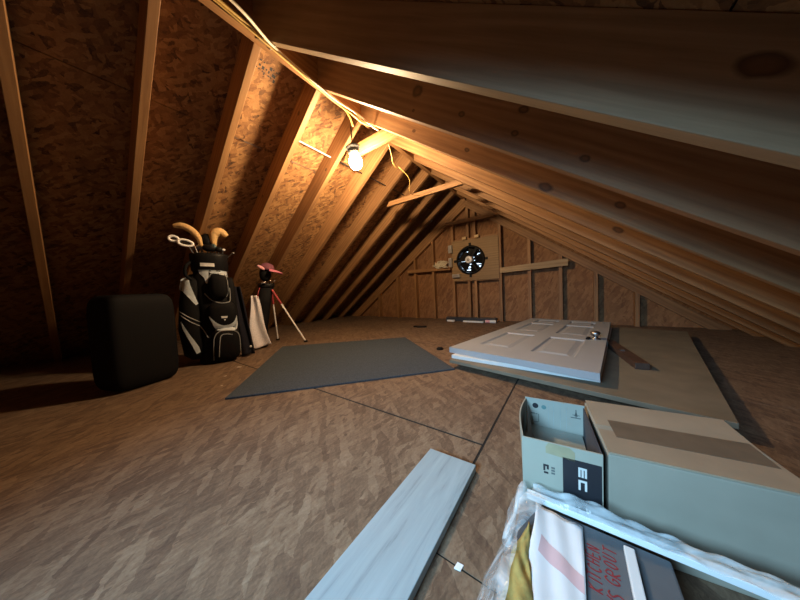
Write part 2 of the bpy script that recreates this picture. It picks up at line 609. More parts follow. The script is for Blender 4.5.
# fan board with a round opening, and the fan
fanb = empty('fan_board', 'square plywood board on the gable wall holding the round fan', 'board', (FX, 3.654, FZ))
N = 64
x0, x1, z0, z1 = -1.545 - FX, -.832 - FX, .625 - FZ, 1.25 - FZ
rings = []
for yy in (0, -.014):
    inner, outer = [], []
    for kk in range(N):
        a = 2 * math.pi * (kk + .5) / N
        cx, sz = math.cos(a), math.sin(a)
        inner.append((cx * .198, yy, sz * .198))
        sx = (x1 / cx if cx > 0 else x0 / cx) if abs(cx) > 1e-6 else 9
        sy = (z1 / sz if sz > 0 else z0 / sz) if abs(sz) > 1e-6 else 9
        q = min(sx, sy)
        outer.append((cx * q, yy, sz * q))
    rings += [inner, outer]
mb = MB()
ri0, ro0, ri1, ro1 = rings
mb.loft([ri0, ro0, ro1, ri1, ri0], False, False)
obj('panel', mb, PLY, fanb)

fan = empty('gable_fan', 'round black exhaust fan in the gable with daylight behind its blades', 'fan', (FX, 3.638, FZ))
Mx = Matrix.Rotation(R(90), 4, 'X')     # lathe axis z -> -y


def lathe_y(prof, n=48, **kw):
    return MB().lathe(prof, n, **kw).moved(Mx)


# lathe z -> -y : positive profile z comes towards the viewer
obj('housing', lathe_y([(.192, -.08), (.1965, -.08), (.1965, 0.0035), (.222, .0035), (.222, .008), (.205, .022), (.196, .022), (.192, 0), (.192, -.08)], cap0=False, cap1=False), BLACK2, fan, smooth=False)
for a in range(4):
    m = Matrix.Rotation(a * math.pi / 2, 4, 'Y')
    obj('mounting_tab', MB().box(-.018, .018, -.010, -.002, .222, .262).moved(m), BLACK2, fan)
mot = obj('motor', lathe_y([(.02, -.02), (.052, -.015), (.056, 0), (.056, .075), (.048, .09), (.02, .094)], 32), plain('grey motor', (.75, .78, .85), .4), fan)
obj('end_cap', lathe_y([(.018, .094), (.018, .102), (.01, .106)], 20), STEEL, mot)
for a in range(3):
    m = Matrix.Rotation(a * 2 * math.pi / 3 + .5, 4, 'Y')
    obj('bracket', MB().box(-.010, .010, -.012, -.004, .05, .197).moved(m), BLACK2, fan)
for a in range(5):
    m = Matrix.Rotation(a * 2 * math.pi / 5 + .25, 4, 'Y')

    def bl(u, v):
        r = .055 + .125 * v
        w = (.045 + .045 * v)
        ang = (u - .5)
        return (ang * 2 * w, .045 + ang * .05, r)
    obj('blade', MB().grid(bl, 6, 6).moved(m), BLACK2, fan, solid=.003, smooth=True)
shut = empty('fan_shutter', 'louvred outer shutter seen through the round fan, bright sky behind', 'shutter', (FX, YF + .03, FZ))
fr = MB()
fr.box(-.23, -.198, -.012, .02, -.23, .23).box(.198, .23, -.012, .02, -.23, .23).box(-.198, .198, -.012, .02, .198, .23).box(-.198, .198, -.012, .02, -.23, -.198)
fr.box(-.008, .008, -.012, .0, -.198, .198)
obj('frame', fr, BLACK2, shut)
for kk in range(8):
    z = -.175 + kk * .05
    w = .0245 if kk in (0, 3, 7) else (.012 if kk in (1, 2, 5) else .019)
    sl = MB().prism([(-.004, z - w), (.014, z + w), (.017, z + w), (-.001, z - w)], -.198, .198, axis='x')
    obj('louvre_slat', sl, BLACK2, shut)

# small wiring boxes and blocks around the fan
for (x, z, w, hh, lab) in ((-1.553, 1.135, .03, .06, 'upper small pale switch box at the left edge of the fan board'),
                           (-1.558, .925, .026, .07, 'lower small pale switch box at the left edge of the fan board'),
                           (-1.47, .706, .06, .028, 'wide pale junction box at the lower left corner of the fan board')):
    t = empty('junction_box', lab, 'electrical box', (x, 3.64, z))
    obj('housing', MB().box(-w, w, -.05, -.0005, -hh, hh), BOXMETAL, t, bevel=.004)
    obj('cover_plate', MB().box(-w * .9, w * .9, -.054, -.0505, -hh * .9, hh * .9), STEEL, t)
for x, w in ((-1.318, 'left'), (-1.128, 'right')):
    tag(obj('wood_block', MB().box(x - .032, x + .032, 3.595, 3.654, 1.2515, 1.293), lumber('block', (.60, .42, .22), (.75, .56, .32)), bevel=.003),
        'small pale wood block on top of the fan board, %s one' % w, 'block', 'wood blocks above the fan board')
coil = MB()
random.seed(3)
pts = []
for kk in range(120):
    a = kk * .55
    pts.append((-1.72 + .12 * math.cos(a) * (.75 + .4 * math.sin(kk * 1.31)), 3.585 + .018 * math.sin(a * 1.3), .905 + .05 * math.sin(a * 1.13) * (.7 + .5 * math.sin(kk * .77)) - .12 * 0))
coil.tube(pts, .006, 6)
tag(obj('cable_coil', coil, CABLE_W, smooth=True), 'tangled coil of pale cable hanging on the left ledger', 'cable')

# ------------------------------------------------------------------ light fixture
lamp = empty('ceiling_lamp', 'bare lit bulb in a black lampholder beside the collar tie', 'lamp', (-1.352, 1.38, 1.555))
ax = Vector((-.10, -.12, 1)).normalized()
rotm = Vector((0, 0, 1)).rotation_difference(ax).to_matrix().to_4x4()
obj('bulb', MB().lathe([(.006, -.062), (.028, -.056), (.044, -.040), (.052, -.014), (.049, .010), (.035, .034), (.020, .048), (.014, .056)], 28).moved(rotm), BULB, lamp, smooth=True)
obj('socket', MB().lathe([(.014, .050), (.036, .052), (.042, .062), (.044, .085), (.054, .095), (.056, .104), (.042, .112), (.012, .116)], 28).moved(rotm), PORCELAIN, lamp)
obj('hanger_rod', MB().tube([rotm @ Vector((0, 0, .114)), (-.012, -.02, .255)], .005, 8), BLACK2, lamp)
obj('bracket', MB().box(-.085, -.055, -.01, .012, .03, .09), CHROME, lamp, bevel=.003)

# cables
def cable(pts, r, mat, label, k=6, flat=1.0):
    return tag(obj('electrical_cable', MB().tube(smoothline(pts, k), r, 8, flat=flat), mat, smooth=True), label, 'cable', 'cables under the ridge')


def rz(x, off=.0105):
    return CR - T * x - off


def rp(x, y, off=.0105):
    return (x, y, rz(x, off))


cable([rp(-1.03, -.2), rp(-1.085, .2), rp(-1.125, .45), rp(-1.19, .68), rp(-1.245, .9), rp(-1.27, 1.08), rp(-1.285, 1.2, .012), (-1.275, 1.26, 1.80), (-1.29, 1.31, 1.755)],
      .0065, CABLE_Y, 'yellow cable along the ridge with its end hanging just above the lampholder')
cable([rp(-.90, -.2), rp(-.965, .2), rp(-1.02, .45), rp(-1.165, .66), rp(-1.225, .88), rp(-1.265, 1.10), (-1.21, 1.28, 1.79), (-1.19, 1.40, 1.765), (-1.185, 1.47, 1.765)],
      .0065, CABLE_W, 'whitish cable along the ridge that ends at the collar tie beside the bulb')
cable([rp(-1.06, .0, .020), rp(-1.135, .45, .022), rp(-1.178, .68, .024), rp(-1.235, .95, .026), (-1.255, 1.12, 1.80), (-1.225, 1.22, 1.775), (-1.215, 1.32, 1.76), (-1.185, 1.385, 1.752)],
      .005, CABLE_Y, 'thinner yellow cable looping below the ridge between the rafters')
cable([(-1.14, 1.535, 1.672), (-1.135, 1.56, 1.61), (-1.15, 1.60, 1.555), (-1.145, 1.66, 1.53)], .003, CABLE_Y, 'short yellow cable end dangling past the collar tie')
cable([(-1.20, 1.75, 1.60), (-1.16, 1.85, 1.52), (-1.22, 1.95, 1.44), (-1.17, 2.10, 1.45), (-1.10, 2.2, 1.50)], .0022, CABLE_Y, 'thin loose wire curling near the middle collar tie')
st = empty('cable_staple', 'bundle of small wire staples holding the cables near the front of the ridge', 'staple', (-1.178, .664, rz(-1.178)))
for kk in range(3):
    obj('staple', MB().tube([(-.02 + .012 * kk, -.012, -.004), (-.015 + .012 * kk, .0, -.010), (-.006 + .012 * kk, .012, -.004)], .003, 6), STEEL, st)
d = .08
xa = -1.71
for (ya, yb, mt, lab) in ((1.093, 1.437, CABLE_LIT, 'bulb-lit cable crossing the bright roof bay just left of the bulb, the black one coloured as lit'),
                          (1.478, 3.3, CABLE_B, 'black cable running through the rafters from the bulb toward the gable')):
    zc = CL + T * xa + d / CS
    tag(obj('electrical_cable', MB().tube([(xa, ya, zc), (xa, yb, zc)], .006, 8), mt), lab, 'cable', 'cables under the ridge')
for (ya, yb, lab) in ((.74, .95, 'silver metal strip on the roof seam in the first lit bay'), (1.11, 1.43, 'silver metal strip on the roof seam in the bay below the bulb')):
    t = empty('seam_clip', lab, 'clip', (-1.93, ya, CL + T * -1.93 + (DEP - .003) / CS), 0, 'metal strips on the roof seam')
    obj('strip', MB().tube([(0, 0, 0), (0, yb - ya, 0)], .0032, 6), CHROME, t)
    obj('clip', MB().box(-.008, .008, .06, .085, -.008, .002), CHROME, t)

# black stencilled mill stamp on the sheathing near the ridge (illegible smudge of marks)
stamp = MB()
random.seed(11)
invm = slope_matrix(-1, 0)
for row in range(3):
    for kk in range(7):
        yy = .76 + kk * .020 + random.uniform(-.005, .005)
        s = .085 + row * .024 + (kk * .002)
        if random.random() < .8:
            a = random.uniform(.3, 1)
            stamp.box(s, s + .018 * a, -yy - .014 * random.uniform(.4, 1), -yy, DEP - .0015, DEP - .0005)
tag(obj('mill_stamp', stamp, INK, matrix=invm), 'smudged black mill stamp on the bright board near the ridge', 'stamp')

# ------------------------------------------------------------------ grey floor mat, plank, debris
matq = [(-1.49, .452), (-.615, 1.432), (-1.489, 2.139), (-2.42, 1.262)]
tag(obj('floor_mat', MB().prism(matq, .0004, .010, axis='z'), MAT_GREY, bevel=.002), 'large square dark grey carpet mat lying askew on the floor', 'mat')
pk = MB().prism([(-.3755, -.1), (-.2265, -.1), (-.2295, .660), (-.3755, .655)], .0003, .020, axis='z')
plk = tag(obj('wood_plank', pk, PLANK, bevel=.0015), 'pale whitewashed wood-look plank lying on the near floor', 'plank')

random.seed(5)
sc = MB().prism([(-1.80, 2.80), (-1.70, 2.77), (-1.60, 2.83), (-1.63, 2.88), (-1.69, 2.84), (-1.78, 2.86)], .0003, .02, axis='z')
tag(obj('rubber_scrap', sc, BLACK2, bevel=.004), 'small ragged black scrap on the far floor beyond the mat', 'scrap')
tag(obj('plug', MB().lathe([(.03, .0003), (.03, .012), (.018, .02)], 16, (-.93, 1.86, 0)), BLACK2), 'small black cap on the floor by the far right mat edge', 'cap')
tag(obj('paper_chip', MB().prism([(-.188, .398), (-.176, .400), (-.174, .412), (-.186, .411)], .0003, .0025, axis='z'), PAPER), 'tiny white chip on the floor between the plank and the plastic', 'chip')
for (x, y, r) in ((-1.94, .60, .012), (-1.75, .52, .010), (-2.08, .74, .02)):
    pts = [(x + r * math.cos(a) * random.uniform(.5, 1.3), y + r * .8 * math.sin(a) * random.uniform(.5, 1.2)) for a in [kk * math.pi / 3 for kk in range(6)]]
    tag(obj('paint_fleck', MB().prism(pts, .0003, .0015, axis='z'), plain('pale fleck', (.45, .40, .34), .8)), 'pale fleck on the floor in front of the large golf bag', 'fleck', 'pale flecks by the golf bag')

# long thin items lying by the gable wall
tag(obj('flooring_strip', MB().box(-1.62, -.86, 3.50, 3.60, .0003, .06), plain('dark vinyl', (.03, .034, .045), .4), bevel=.003), 'dark flat strip lying at the foot of the gable wall', 'strip')
tag(obj('trim_stick', MB().box(-1.32, -1.02, 3.44, 3.475, .0003, .022), WHITEPNL, bevel=.002), 'long white stick in front of the dark strip by the gable', 'stick')
tag(obj('trim_stick', MB().box(-1.58, -1.46, 3.44, 3.475, .0003, .025), WHITEPNL, bevel=.002), 'short white stick at the left end of the dark strip', 'stick')
pk2 = empty('caulk_tube', 'white tube with a pink band lying by the gable wall', 'tube', (-.90, 3.455, .022))
obj('body', MB().tube([(-.09, 0, 0), (.05, 0, 0)], .0215, 14), WHITEPNL, pk2)
obj('band', MB().tube([(-.085, 0, 0), (-.03, 0, 0)], .0218, 14), PINK_L, pk2)

# ------------------------------------------------------------------ door stack
ang = R(-11.5)
ux, uy = math.cos(ang), math.sin(ang)
for kk, (yy, w) in enumerate(((.28, 'near'), (1.3, 'far'))):
    tag(obj('support_lumber', MB().box(.06, 1.1, yy, yy + .09, 0.0002, .0345), LUMBER, loc=(-.656, 1.45, 0), rotz=ang), 'flat lumber runner under the door stack, the %s one' % w, 'lumber', 'runners under the door stack')
tag(obj('hardboard_sheet', MB().box(0, 1.12, 0, 1.9, .035, .056), BROWNBOARD, loc=(-.660, 1.455, 0), rotz=ang, bevel=.002), 'wide brown board at the bottom of the door stack', 'board')
tag(obj('white_sheet', MB().prism([(.002, .022), (.13, .035), (.77, .115), (.66, 1.70), (-.04, 1.70)], .0565, .0795, axis='z'), WHITEPNL, loc=(-.668, 1.470, 0), rotz=ang, bevel=.002), 'white slab sandwiched between the panelled door and brown board', 'slab')

W, LN, TH = .815, 1.72, .036
dz0 = .082
door = empty('panel_door', 'white six-panel door lying flat on top of the stack', 'door', (-.695, 1.535, dz0), ang)
ux_ = [0, .145, .43, .57, .855, 1]
uy_ = [0, .125, .42, .515, .79, .84, .945, 1]
mb = MB()
xsn = [q * W for q in ux_]
ysn = [q * LN for q in uy_]
mb.add([(0, 0, 0), (W, 0, 0), (W, LN, 0), (0, LN, 0)], [(0, 1, 2, 3)])
for (a, b) in (((0, 0), (W, 0)), ((W, 0), (W, LN)), ((W, LN), (0, LN)), ((0, LN), (0, 0))):
    mb.add([(a[0], a[1], 0), (b[0], b[1], 0), (b[0], b[1], TH), (a[0], a[1], TH)], [(0, 1, 2, 3)])
for i in range(5):
    for j in range(7):
        a, b, c, e = xsn[i], xsn[i + 1], ysn[j], ysn[j + 1]
        if i in (1, 3) and j in (1, 3, 5):
            lv = [(0, 0), (.010, -.009), (.022, -.010), (.05, -.002), (.052, -.002)]
            if j == 5:
                lv = [(0, 0), (.009, -.009), (.018, -.010), (.036, -.002), (.037, -.002)]
            rg = [[(a + o, c + o, TH + h), (b - o, c + o, TH + h), (b - o, e - o, TH + h), (a + o, e - o, TH + h)] for o, h in lv]
            mb.loft(rg, False, True)
        else:
            mb.add([(a, c, TH), (b, c, TH), (b, e, TH), (a, e, TH)], [(0, 1, 2, 3)])
def seat_(p):
    return (p[0] * (1 - .125 * p[1] / LN) - .03 * p[1] / LN, p[1], p[2])


mb.v = [seat_(p) for p in mb.v]
obj('slab', mb, DOORWHITE, door)
KX = W * (1 - .125 * .46) - .03 * .46
lock = obj('lockset', MB().lathe([(.030, TH + .0002), (.030, TH + .006), (.014, TH + .010), (.012, TH + .022), (.026, TH + .030), (.031, TH + .042), (.026, TH + .054), (.008, TH + .058)], 24, (KX - .062, .46 * LN, 0)), STEEL, door, smooth=True)
lock['label'] = 'dark steel door knob'
obj('latch_plate', MB().box(KX + .003, KX + .0065, .46 * LN - .03, .46 * LN + .03, .006, TH - .006), STEEL, door)
obj('keyhole_cover', MB().box(KX - .11, KX - .092, .46 * LN - .05, .46 * LN + .01, TH, TH + .012), BLACK2, door, bevel=.002)
off = empty('wood_offcut', 'dark brown timber offcut with a small metal tag, right of the door', 'offcut', (.262, 2.03, .0565), R(-82))
obj('body', MB().box(-.30, .30, -.03, .03, 0, .035), DARKWOOD, off, bevel=.003)
obj('tag', MB().box(.02, .05, -.02, .0, .0352, .042), STEEL, off)

# ------------------------------------------------------------------ open carton with lettering
BA = R(6.0)
BW, BD, BH = .1405, .205, .20
box = empty('open_carton', 'open white cardboard carton with a black lettered square on its front', 'box', (-.092, .570, 0), BA)
th = .003
obj('base', MB().box(0, BW, 0, BD, .0003, .004), CARTON_W, box)
obj('front_wall', MB().box(0, BW, 0, th, .004, BH), CARTON_W, box)
obj('back_wall', MB().box(0, BW, BD - th, BD, .004, BH + .004), CARTON_IN, box)


def lw(u, v):
    y = th + (BD - 2 * th) * u
    z = .004 + (BH - .004) * v
    return (-.010 * math.sin(math.pi * u) * v + .0015, y, z + .004 * math.sin(math.pi * u) * v)


obj('side_wall', MB().grid(lw, 10, 6), CARTON_W, box, solid=th)
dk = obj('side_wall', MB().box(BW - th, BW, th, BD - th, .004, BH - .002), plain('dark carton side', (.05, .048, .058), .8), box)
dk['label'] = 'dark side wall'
fl = obj('inner_flap', MB().add([(.004, .02, .118), (BW - .006, .02, .112), (BW - .006, BD - .006, .122), (.004, BD - .006, .126)], [(0, 1, 2, 3)]), CARTON_IN, box, solid=.002)
fl2 = obj('inner_flap', MB().add([(.008, .008, .135), (.045, .05, .124), (.018, .15, .127), (.006, .19, .185)], [(0, 1, 2, 3)]), plain('brown flap', (.24, .22, .19), .8), box, solid=.002)
fl2['label'] = 'brown folded side flap'
obj('inner_flap', MB().add([(.004, .03, .165), (.03, .075, .131), (.022, .10, .131), (.004, .07, .175)], [(0, 1, 2, 3)]), CARTON_T2, box, solid=.0015)
# print on the inside of the back wall
ib = MB()
for (cx, cz, r) in ((.026, .183, .0075),):
    ib.prism([(cx + r * math.cos(a), cz + r * math.sin(a)) for a in [2 * math.pi * k / 24 for k in range(24)]], BD - th - .0006, BD - th - .0001)
obj('printed_dot', ib, INK, box)['label'] = 'dark round mark'
ib = MB()
ib.prism([(.047 + .006 * math.cos(a), .182 + .006 * math.sin(a)) for a in [2 * math.pi * k / 24 for k in range(24)]], BD - th - .0006, BD - th - .0001)
obj('printed_dot', ib, TEALINK, box)['label'] = 'teal round mark'
ib = MB()
y0, y1 = BD - th - .0006, BD - th - .0001
ib.box(.014, .024, y0, y1, .158, .161).box(.026, .031, y0, y1, .158, .160)
ib.box(.033, .0345, y0, y1, .136, .160).box(.018, .0195, y0, y1, .136, .150).box(.022, .032, y0, y1, .134, .136)
ib2 = MB()
ib2.prism([(.118, .172), (.126, .172), (.122, .186)], y0, y1).box(.110, .132, y0, y1, .166, .1685).box(.121, .123, y0, y1, .168, .19).box(.114, .130, y0, y1, .174, .1755)
obj('printed_icon', ib2, INKG, box)
obj('printed_text', ib, INKG, box)
ib = MB()
for xx in (.058, .070, .086, .100):
    ib.box(xx, xx + .0008, y0, y1, .125, .20)
obj('crease', ib, plain('crease', (.29, .34, .33), .8), box)
# front print: black square, lettering turned a quarter turn clockwise
fp0, fp1 = -.0006, -.0001
obj('tape_patch', MB().prism([(.045, .176), (.096, .172), (.096, .190), (.088, .198), (.050, .199), (.045, .190)], fp0, fp1), TAPE, box)
obj('printed_square', MB().box(.075, BW - .002, fp0, fp1, .060, .176), INK, box)
lt = MB()
f0, f1 = -.0012, -.0007
# 'E' turned clockwise: spine on top, three prongs hanging; then 'C'
ex, ez, es, bw = .101, .163, .014, .0036
lt.box(ex, ex + es, f0, f1, ez - .004, ez)
for q in (0, .5, 1):
    xx = ex + (es - bw) * q
    lt.box(xx, xx + bw, f0, f1, ez - .020, ez - .004)
cz = ez - .026
lt.box(ex, ex + es, f0, f1, cz - .0045, cz)
for q in (0, 1):
    xx = ex + (es - bw) * q
    lt.box(xx, xx + bw, f0, f1, cz - .021, cz - .0045)
obj('lettering', lt, WHITEINK, box)
lt = MB()
lx, lz = .040, .150
lt.box(lx, lx + .010, fp0, fp1, lz - .004, lz).box(lx, lx + .0035, fp0, fp1, lz - .014, lz - .004).box(lx + .0065, lx + .010, fp0, fp1, lz - .010, lz - .004)
lt.box(lx + .001, lx + .009, fp0, fp1, lz - .020, lz - .016)
obj('small_lettering', lt, INK, box)
lt = MB()
for q in range(3):
    lt.box(lx + .0145, lx + .021, fp0, fp1, lz - .006 - .006 * q, lz - .0025 - .006 * q)
obj('small_lettering', lt, INKG, box)

# closed tan carton
b2 = empty('closed_carton', 'tan cardboard carton with taped flaps at the right, next to the open one', 'box', (.057, .606, 0), R(7))
W2, D2, H2 = .26, .235, .197
obj('body', MB().box(0, W2, 0, D2, .0003, H2 - .004), CARTON_T2, b2, bevel=.003)
obj('flap', MB().add([(.002, .002, H2 - .002), (W2 - .002, .002, H2 - .002), (W2 - .004, D2 * .47, H2 - .006), (.004, D2 * .47, H2 - .006)], [(0, 1, 2, 3)]), CARTON_T, b2, solid=.003)
obj('flap', MB().add([(.004, D2 * .49, H2 - .005), (W2 - .004, D2 * .49, H2 - .005), (W2 - .002, D2 - .002, H2 + .002), (.002, D2 - .002, H2 + .002)], [(0, 1, 2, 3)]), CARTON_T, b2, solid=.003)
obj('packing_tape', MB().add([(.03, D2 * .30, H2 + .0016 - .0045), (W2 - .01, D2 * .30, H2 + .0016 - .0045), (W2 - .01, D2 * .60, H2 - .0005), (.03, D2 * .60, H2 - .0005)], [(0, 1, 2, 3)]), DTAPE, b2, solid=.0006)

# ------------------------------------------------------------------ wrapped tile box in the near right corner
cb = empty('tile_box', 'grey flat box with red handwriting, half covered by white paper', 'box', (0, 0, 0))
obj('body', MB().box(-.088, .125, .19, .531, .0003, .088), CARTON_G, cb, bevel=.003)
GLY = {'K': [[(0, 0), (0, 1)], [(.6, 1), (0, .5), (.65, 0)]], 'I': [[(.3, 0), (.3, 1)]], 'T': [[(0, 1), (.7, 1)], [(.35, 1), (.35, 0)]],
       'C': [[(.6, .85), (.35, 1), (.05, .7), (.05, .3), (.35, 0), (.6, .15)]], 'H': [[(0, 0), (0, 1)], [(.6, 0), (.6, 1)], [(0, .5), (.6, .5)]],
       'E': [[(.6, 1), (0, 1), (0, 0), (.6, 0)], [(0, .5), (.5, .5)]], 'N': [[(0, 0), (0, 1), (.6, 0), (.6, 1)]],
       'B': [[(0, 0), (0, 1), (.5, .9), (.5, .6), (0, .5), (.6, .4), (.6, .1), (0, 0)]], '/': [[(0, -.1), (.5, 1.1)]],
       'S': [[(.6, .9), (.3, 1), (.05, .75), (.55, .35), (.4, 0), (0, .1)]],
       'G': [[(.65, .85), (.35, 1), (.05, .7), (.05, .3), (.35, 0), (.65, .2), (.65, .45), (.4, .45)]],
       'R': [[(0, 0), (0, 1), (.55, .85), (.5, .55), (0, .5), (.6, 0)]], 'O': [[(.3, 0), (.05, .3), (.1, .8), (.35, 1), (.6, .7), (.55, .2), (.3, 0)]],
       'U': [[(0, 1), (.05, .2), (.3, 0), (.55, .2), (.6, 1)]]}


def write(txt, x, y, hgt, adv, z):
    """handwriting reading away from the viewer, letter tops to the left"""
    mb = MB()
    rnd = random.Random(len(txt))
    p = 0
    for ch in txt:
        if ch == ' ':
            p += adv * .55
            continue
        j = rnd.uniform(-.08, .08)
        for line in GLY[ch]:
            pts = [(x - (q[1] + j) * hgt, y + p + (q[0] + .12 * q[1]) * adv * .95, z) for q in line]
            if len(pts) > 2:
                pts = smoothline(pts, 3)
            mb.tube(pts, .0011, 5, flat=.35)
        p += adv * (.6 if ch in 'I/' else 1)
    return mb


obj('handwriting', write('KITCHEN', .0325, .420, .0165, .0115, .0883), REDINK, cb)['label'] = 'red marker handwriting KITCHEN'
obj('handwriting', write('B/S GROUT', .055, .402, .0165, .0128, .0883), REDINK, cb)['label'] = 'red marker handwriting B/S GROUT'


def pap(u, v):
    x = -.063 + .076 * u
    y = .20 + .318 * v
    return (x + .004 * math.sin(v * 9) * (1 - u), y, .0915 + .003 * math.sin(u * 7 + v * 5) ** 2 + .010 * (1 - u) ** 2 * math.sin(v * 4 + 1) ** 2)


pp = tag(obj('wrapping_paper', MB().grid(pap, 16, 40), PAPER, smooth=True, solid=.0008), 'white paper sheet with a pink stripe on the grey box', 'paper')


def pst(u, v):
    # slanted stripe following the paper
    vv = .76 - .09 * u + .085 * (v - .5) * (1.15 - .25 * u)
    q = pap(.18 + .80 * u, vv)
    return (q[0], q[1], q[2] + .0009)


obj('pink_stripe', MB().grid(pst, 10, 6), PAPERPINK, pp, smooth=True)
tag(obj('white_rail', MB().box(-.0805, .32, .534, .548, .0885, .101), TRIMW, bevel=.0015), 'white square-edged rail across the far end of the grey box', 'rail')
tag(obj('white_strip', MB().box(.0665, .080, .20, .512, .089, .0985), TRIMW, bevel=.0015), 'narrow white strip along the right edge of the handwriting', 'strip')


def kraft(u, v):
    y = .19 + .275 * v
    w = 1 - .85 * max(0, (v - .5) / .5) ** 1.3
    x = -.089 + .042 * u
    x = -.070 + (x + .070) * w + .003 * math.sin(v * 14)
    z = .0905 + .004 * abs(math.sin(v * 9 + u * 3.3 + .5)) + .003 * abs(math.sin(u * 5 - v * 14)) + .0015 * math.sin(v * 41 + u * 9) + .0055 * math.sin(math.pi * u)
    return (x, y, z)


tag(obj('kraft_paper', MB().grid(kraft, 14, 36), KRAFT, smooth=True, solid=.001), 'crumpled ochre paper beside the white paper, under the clear plastic', 'paper')
random.seed(21)
ph = [random.uniform(0, 6) for _ in range(8)]


def crump(a, b):
    return .0035 * (abs(math.sin(a * 7 + b * 5 + ph[0])) + abs(math.sin(a * 4 - b * 9 + ph[1])) + .35 * math.sin(a * 15 + b * 4 + ph[2]) - .9)


def film(u, v):
    # runs along y (v), falls from the box edge to the floor (u)
    y = .19 + .345 * v
    bulge = .018 * math.sin(v * 5.0 + .6) + .008 * math.sin(v * 13)
    prof = [(-.080, .104), (-.094, .100), (-.108, .075), (-.122, .038), (-.128, .004)]
    prof[0] = (-.080 + .036 * max(0, (v - .72) / .28), .104)
    q = u * 4
    i = min(3, int(q))
    t = q - i
    x = prof[i][0] * (1 - t) + prof[i + 1][0] * t
    z = prof[i][1] * (1 - t) + prof[i + 1][1] * t
    c = crump(u * 1.4, v * 2.2)
    return (x - (bulge + .006) * min(1, u * 1.2) * (.75 + .25 * (1 - v)) + c * .8, y, max(.0015, z + c * (1 if u < .95 else .2)))


bag = empty('plastic_bag', 'clear crumpled plastic bag around the grey box and white rail', 'bag', (0, 0, 0))
obj('side_film', MB().grid(film, 28, 60), PLASTIC, bag, smooth=True)


def film2(u, v):
    x = -.070 + .34 * u
    prof = [(.528, .103), (.538, .106), (.549, .107), (.557, .106), (.562, .090)]
    q = v * 4
    i = min(3, int(q))
    t = q - i
    y = prof[i][0] * (1 - t) + prof[i + 1][0] * t
    z = prof[i][1] * (1 - t) + prof[i + 1][1] * t
    c = crump(u * 3.0, v * .9)
    hump = .012 * math.exp(-((u - .26) / .16) ** 2) * math.sin(math.pi * v)
    return (x, y + abs(c) * .3 * v, z + hump + max(-.001, c))


obj('top_film', MB().grid(film2, 70, 16), PLASTIC, bag, smooth=True)


def film3(u, v):
    # rolled plastic fold standing at the left end of the rail
    a = v * math.pi * 2
    r = .006 + .003 * math.sin(u * 9)
    return (-.088 - .012 * u + r * math.cos(a), .552 - .12 * u, .104 - .030 * u + r * math.sin(a))


obj('fold', MB().grid(film3, 24, 12), PLASTIC, bag, smooth=True)

# ------------------------------------------------------------------ golf bags
def proj_fn(mbs):
    vs, fs = [], []
    for m in mbs:
        o = len(vs)
        vs += [Vector(p) for p in m.v]
        fs += [tuple(i + o for i in f) for f in m.f]
    bv = BVHTree.FromPolygons(vs, fs)

    def pr(a, z, off=.003):
        h = bv.ray_cast(Vector((a, -1, z)), Vector((0, 1, 0)))
        y = h[0].y if h[0] is not None else -.03
        return (a, y - off, z)
    return pr


def patch(pr, L, Rr, n=10, m=14, off=.003):
    Ls, Rs = smoothline([(p[0], 0, p[1]) for p in L], 5), smoothline([(p[0], 0, p[1]) for p in Rr], 5)

    def samp(P, t):
        q = t * (len(P) - 1)
        i = min(len(P) - 2, int(q))
        return P[i].lerp(P[i + 1], q - i)

    def fn(u, v):
        a = samp(Ls, v).lerp(samp(Rs, v), u)
        return pr(a.x, a.z, off)
    return MB().grid(fn, n, m)


def pipe(pr, pts, r=.0035, off=.001):
    return MB().tube([pr(p.x, p.z, off) for p in smoothline([(a, 0, z) for a, z in pts], 8)], r, 6)


GB = (-2.482, .738)
gb = empty('golf_cart_bag', 'large black and silver golf bag standing upright full of clubs', 'golf bag', (GB[0], GB[1], 0), R(73.3))


def ell(cx, cy, rx, ry, z, n=32, e=2.4, tx=0):
    out = []
    for k in range(n):
        a = 2 * math.pi * k / n
        c, s = math.cos(a), math.sin(a)
        out.append((cx + rx * math.copysign(abs(c) ** (2 / e), c), cy + ry * math.copysign(abs(s) ** (2 / e), s), z))
    return out


body = MB().loft([ell(.0, 0, .118, .115, .0003), ell(0, 0, .128, .122, .01), ell(0, 0, .128, .122, .05), ell(-.002, 0, .118, .112, .07), ell(-.005, 0, .112, .108, .4), ell(-.012, 0, .115, .11, .76)])
collar = MB().loft([ell(-.012, 0, .118, .112, .762), ell(-.012, 0, .126, .120, .775), ell(-.013, 0, .128, .122, .88), ell(-.013, 0, .130, .124, .905), ell(-.013, 0, .118, .112, .908), ell(-.013, 0, .114, .108, .86)], True, True)
side = MB().loft([ell(-.135, .0, .045, .06, .05, 24), ell(-.150, -.005, .072, .085, .09, 24), ell(-.165, -.01, .078, .09, .30, 24), ell(-.155, -.01, .070, .085, .52, 24), ell(-.135, -.01, .060, .075, .68, 24), ell(-.115, 0, .035, .05, .74, 24)])
pk_up = MB().superell((.035, -.105, .635), (.062, .060, .105), 3)
pk_mid = MB().superell((.045, -.095, .39), (.10, .055, .125), 3)
pk_low = MB().superell((.058, -.105, .150), (.098, .070, .135), 3.4)
flank = MB().superell((.115, -.01, .40), (.04, .07, .32), 3)
obj('body', body, BLACK, gb, smooth=True)
obj('collar', collar, BLACK2, gb, smooth=True)
obj('side_pocket', side, BLACK, gb, smooth=True)
for nm, m in (('upper_pocket', pk_up), ('middle_pocket', pk_mid), ('lower_pocket', pk_low), ('side_pocket', flank)):
    obj(nm, m, BLACK, gb, smooth=True)
pr = proj_fn([body, collar, side, pk_up, pk_mid, pk_low, flank])
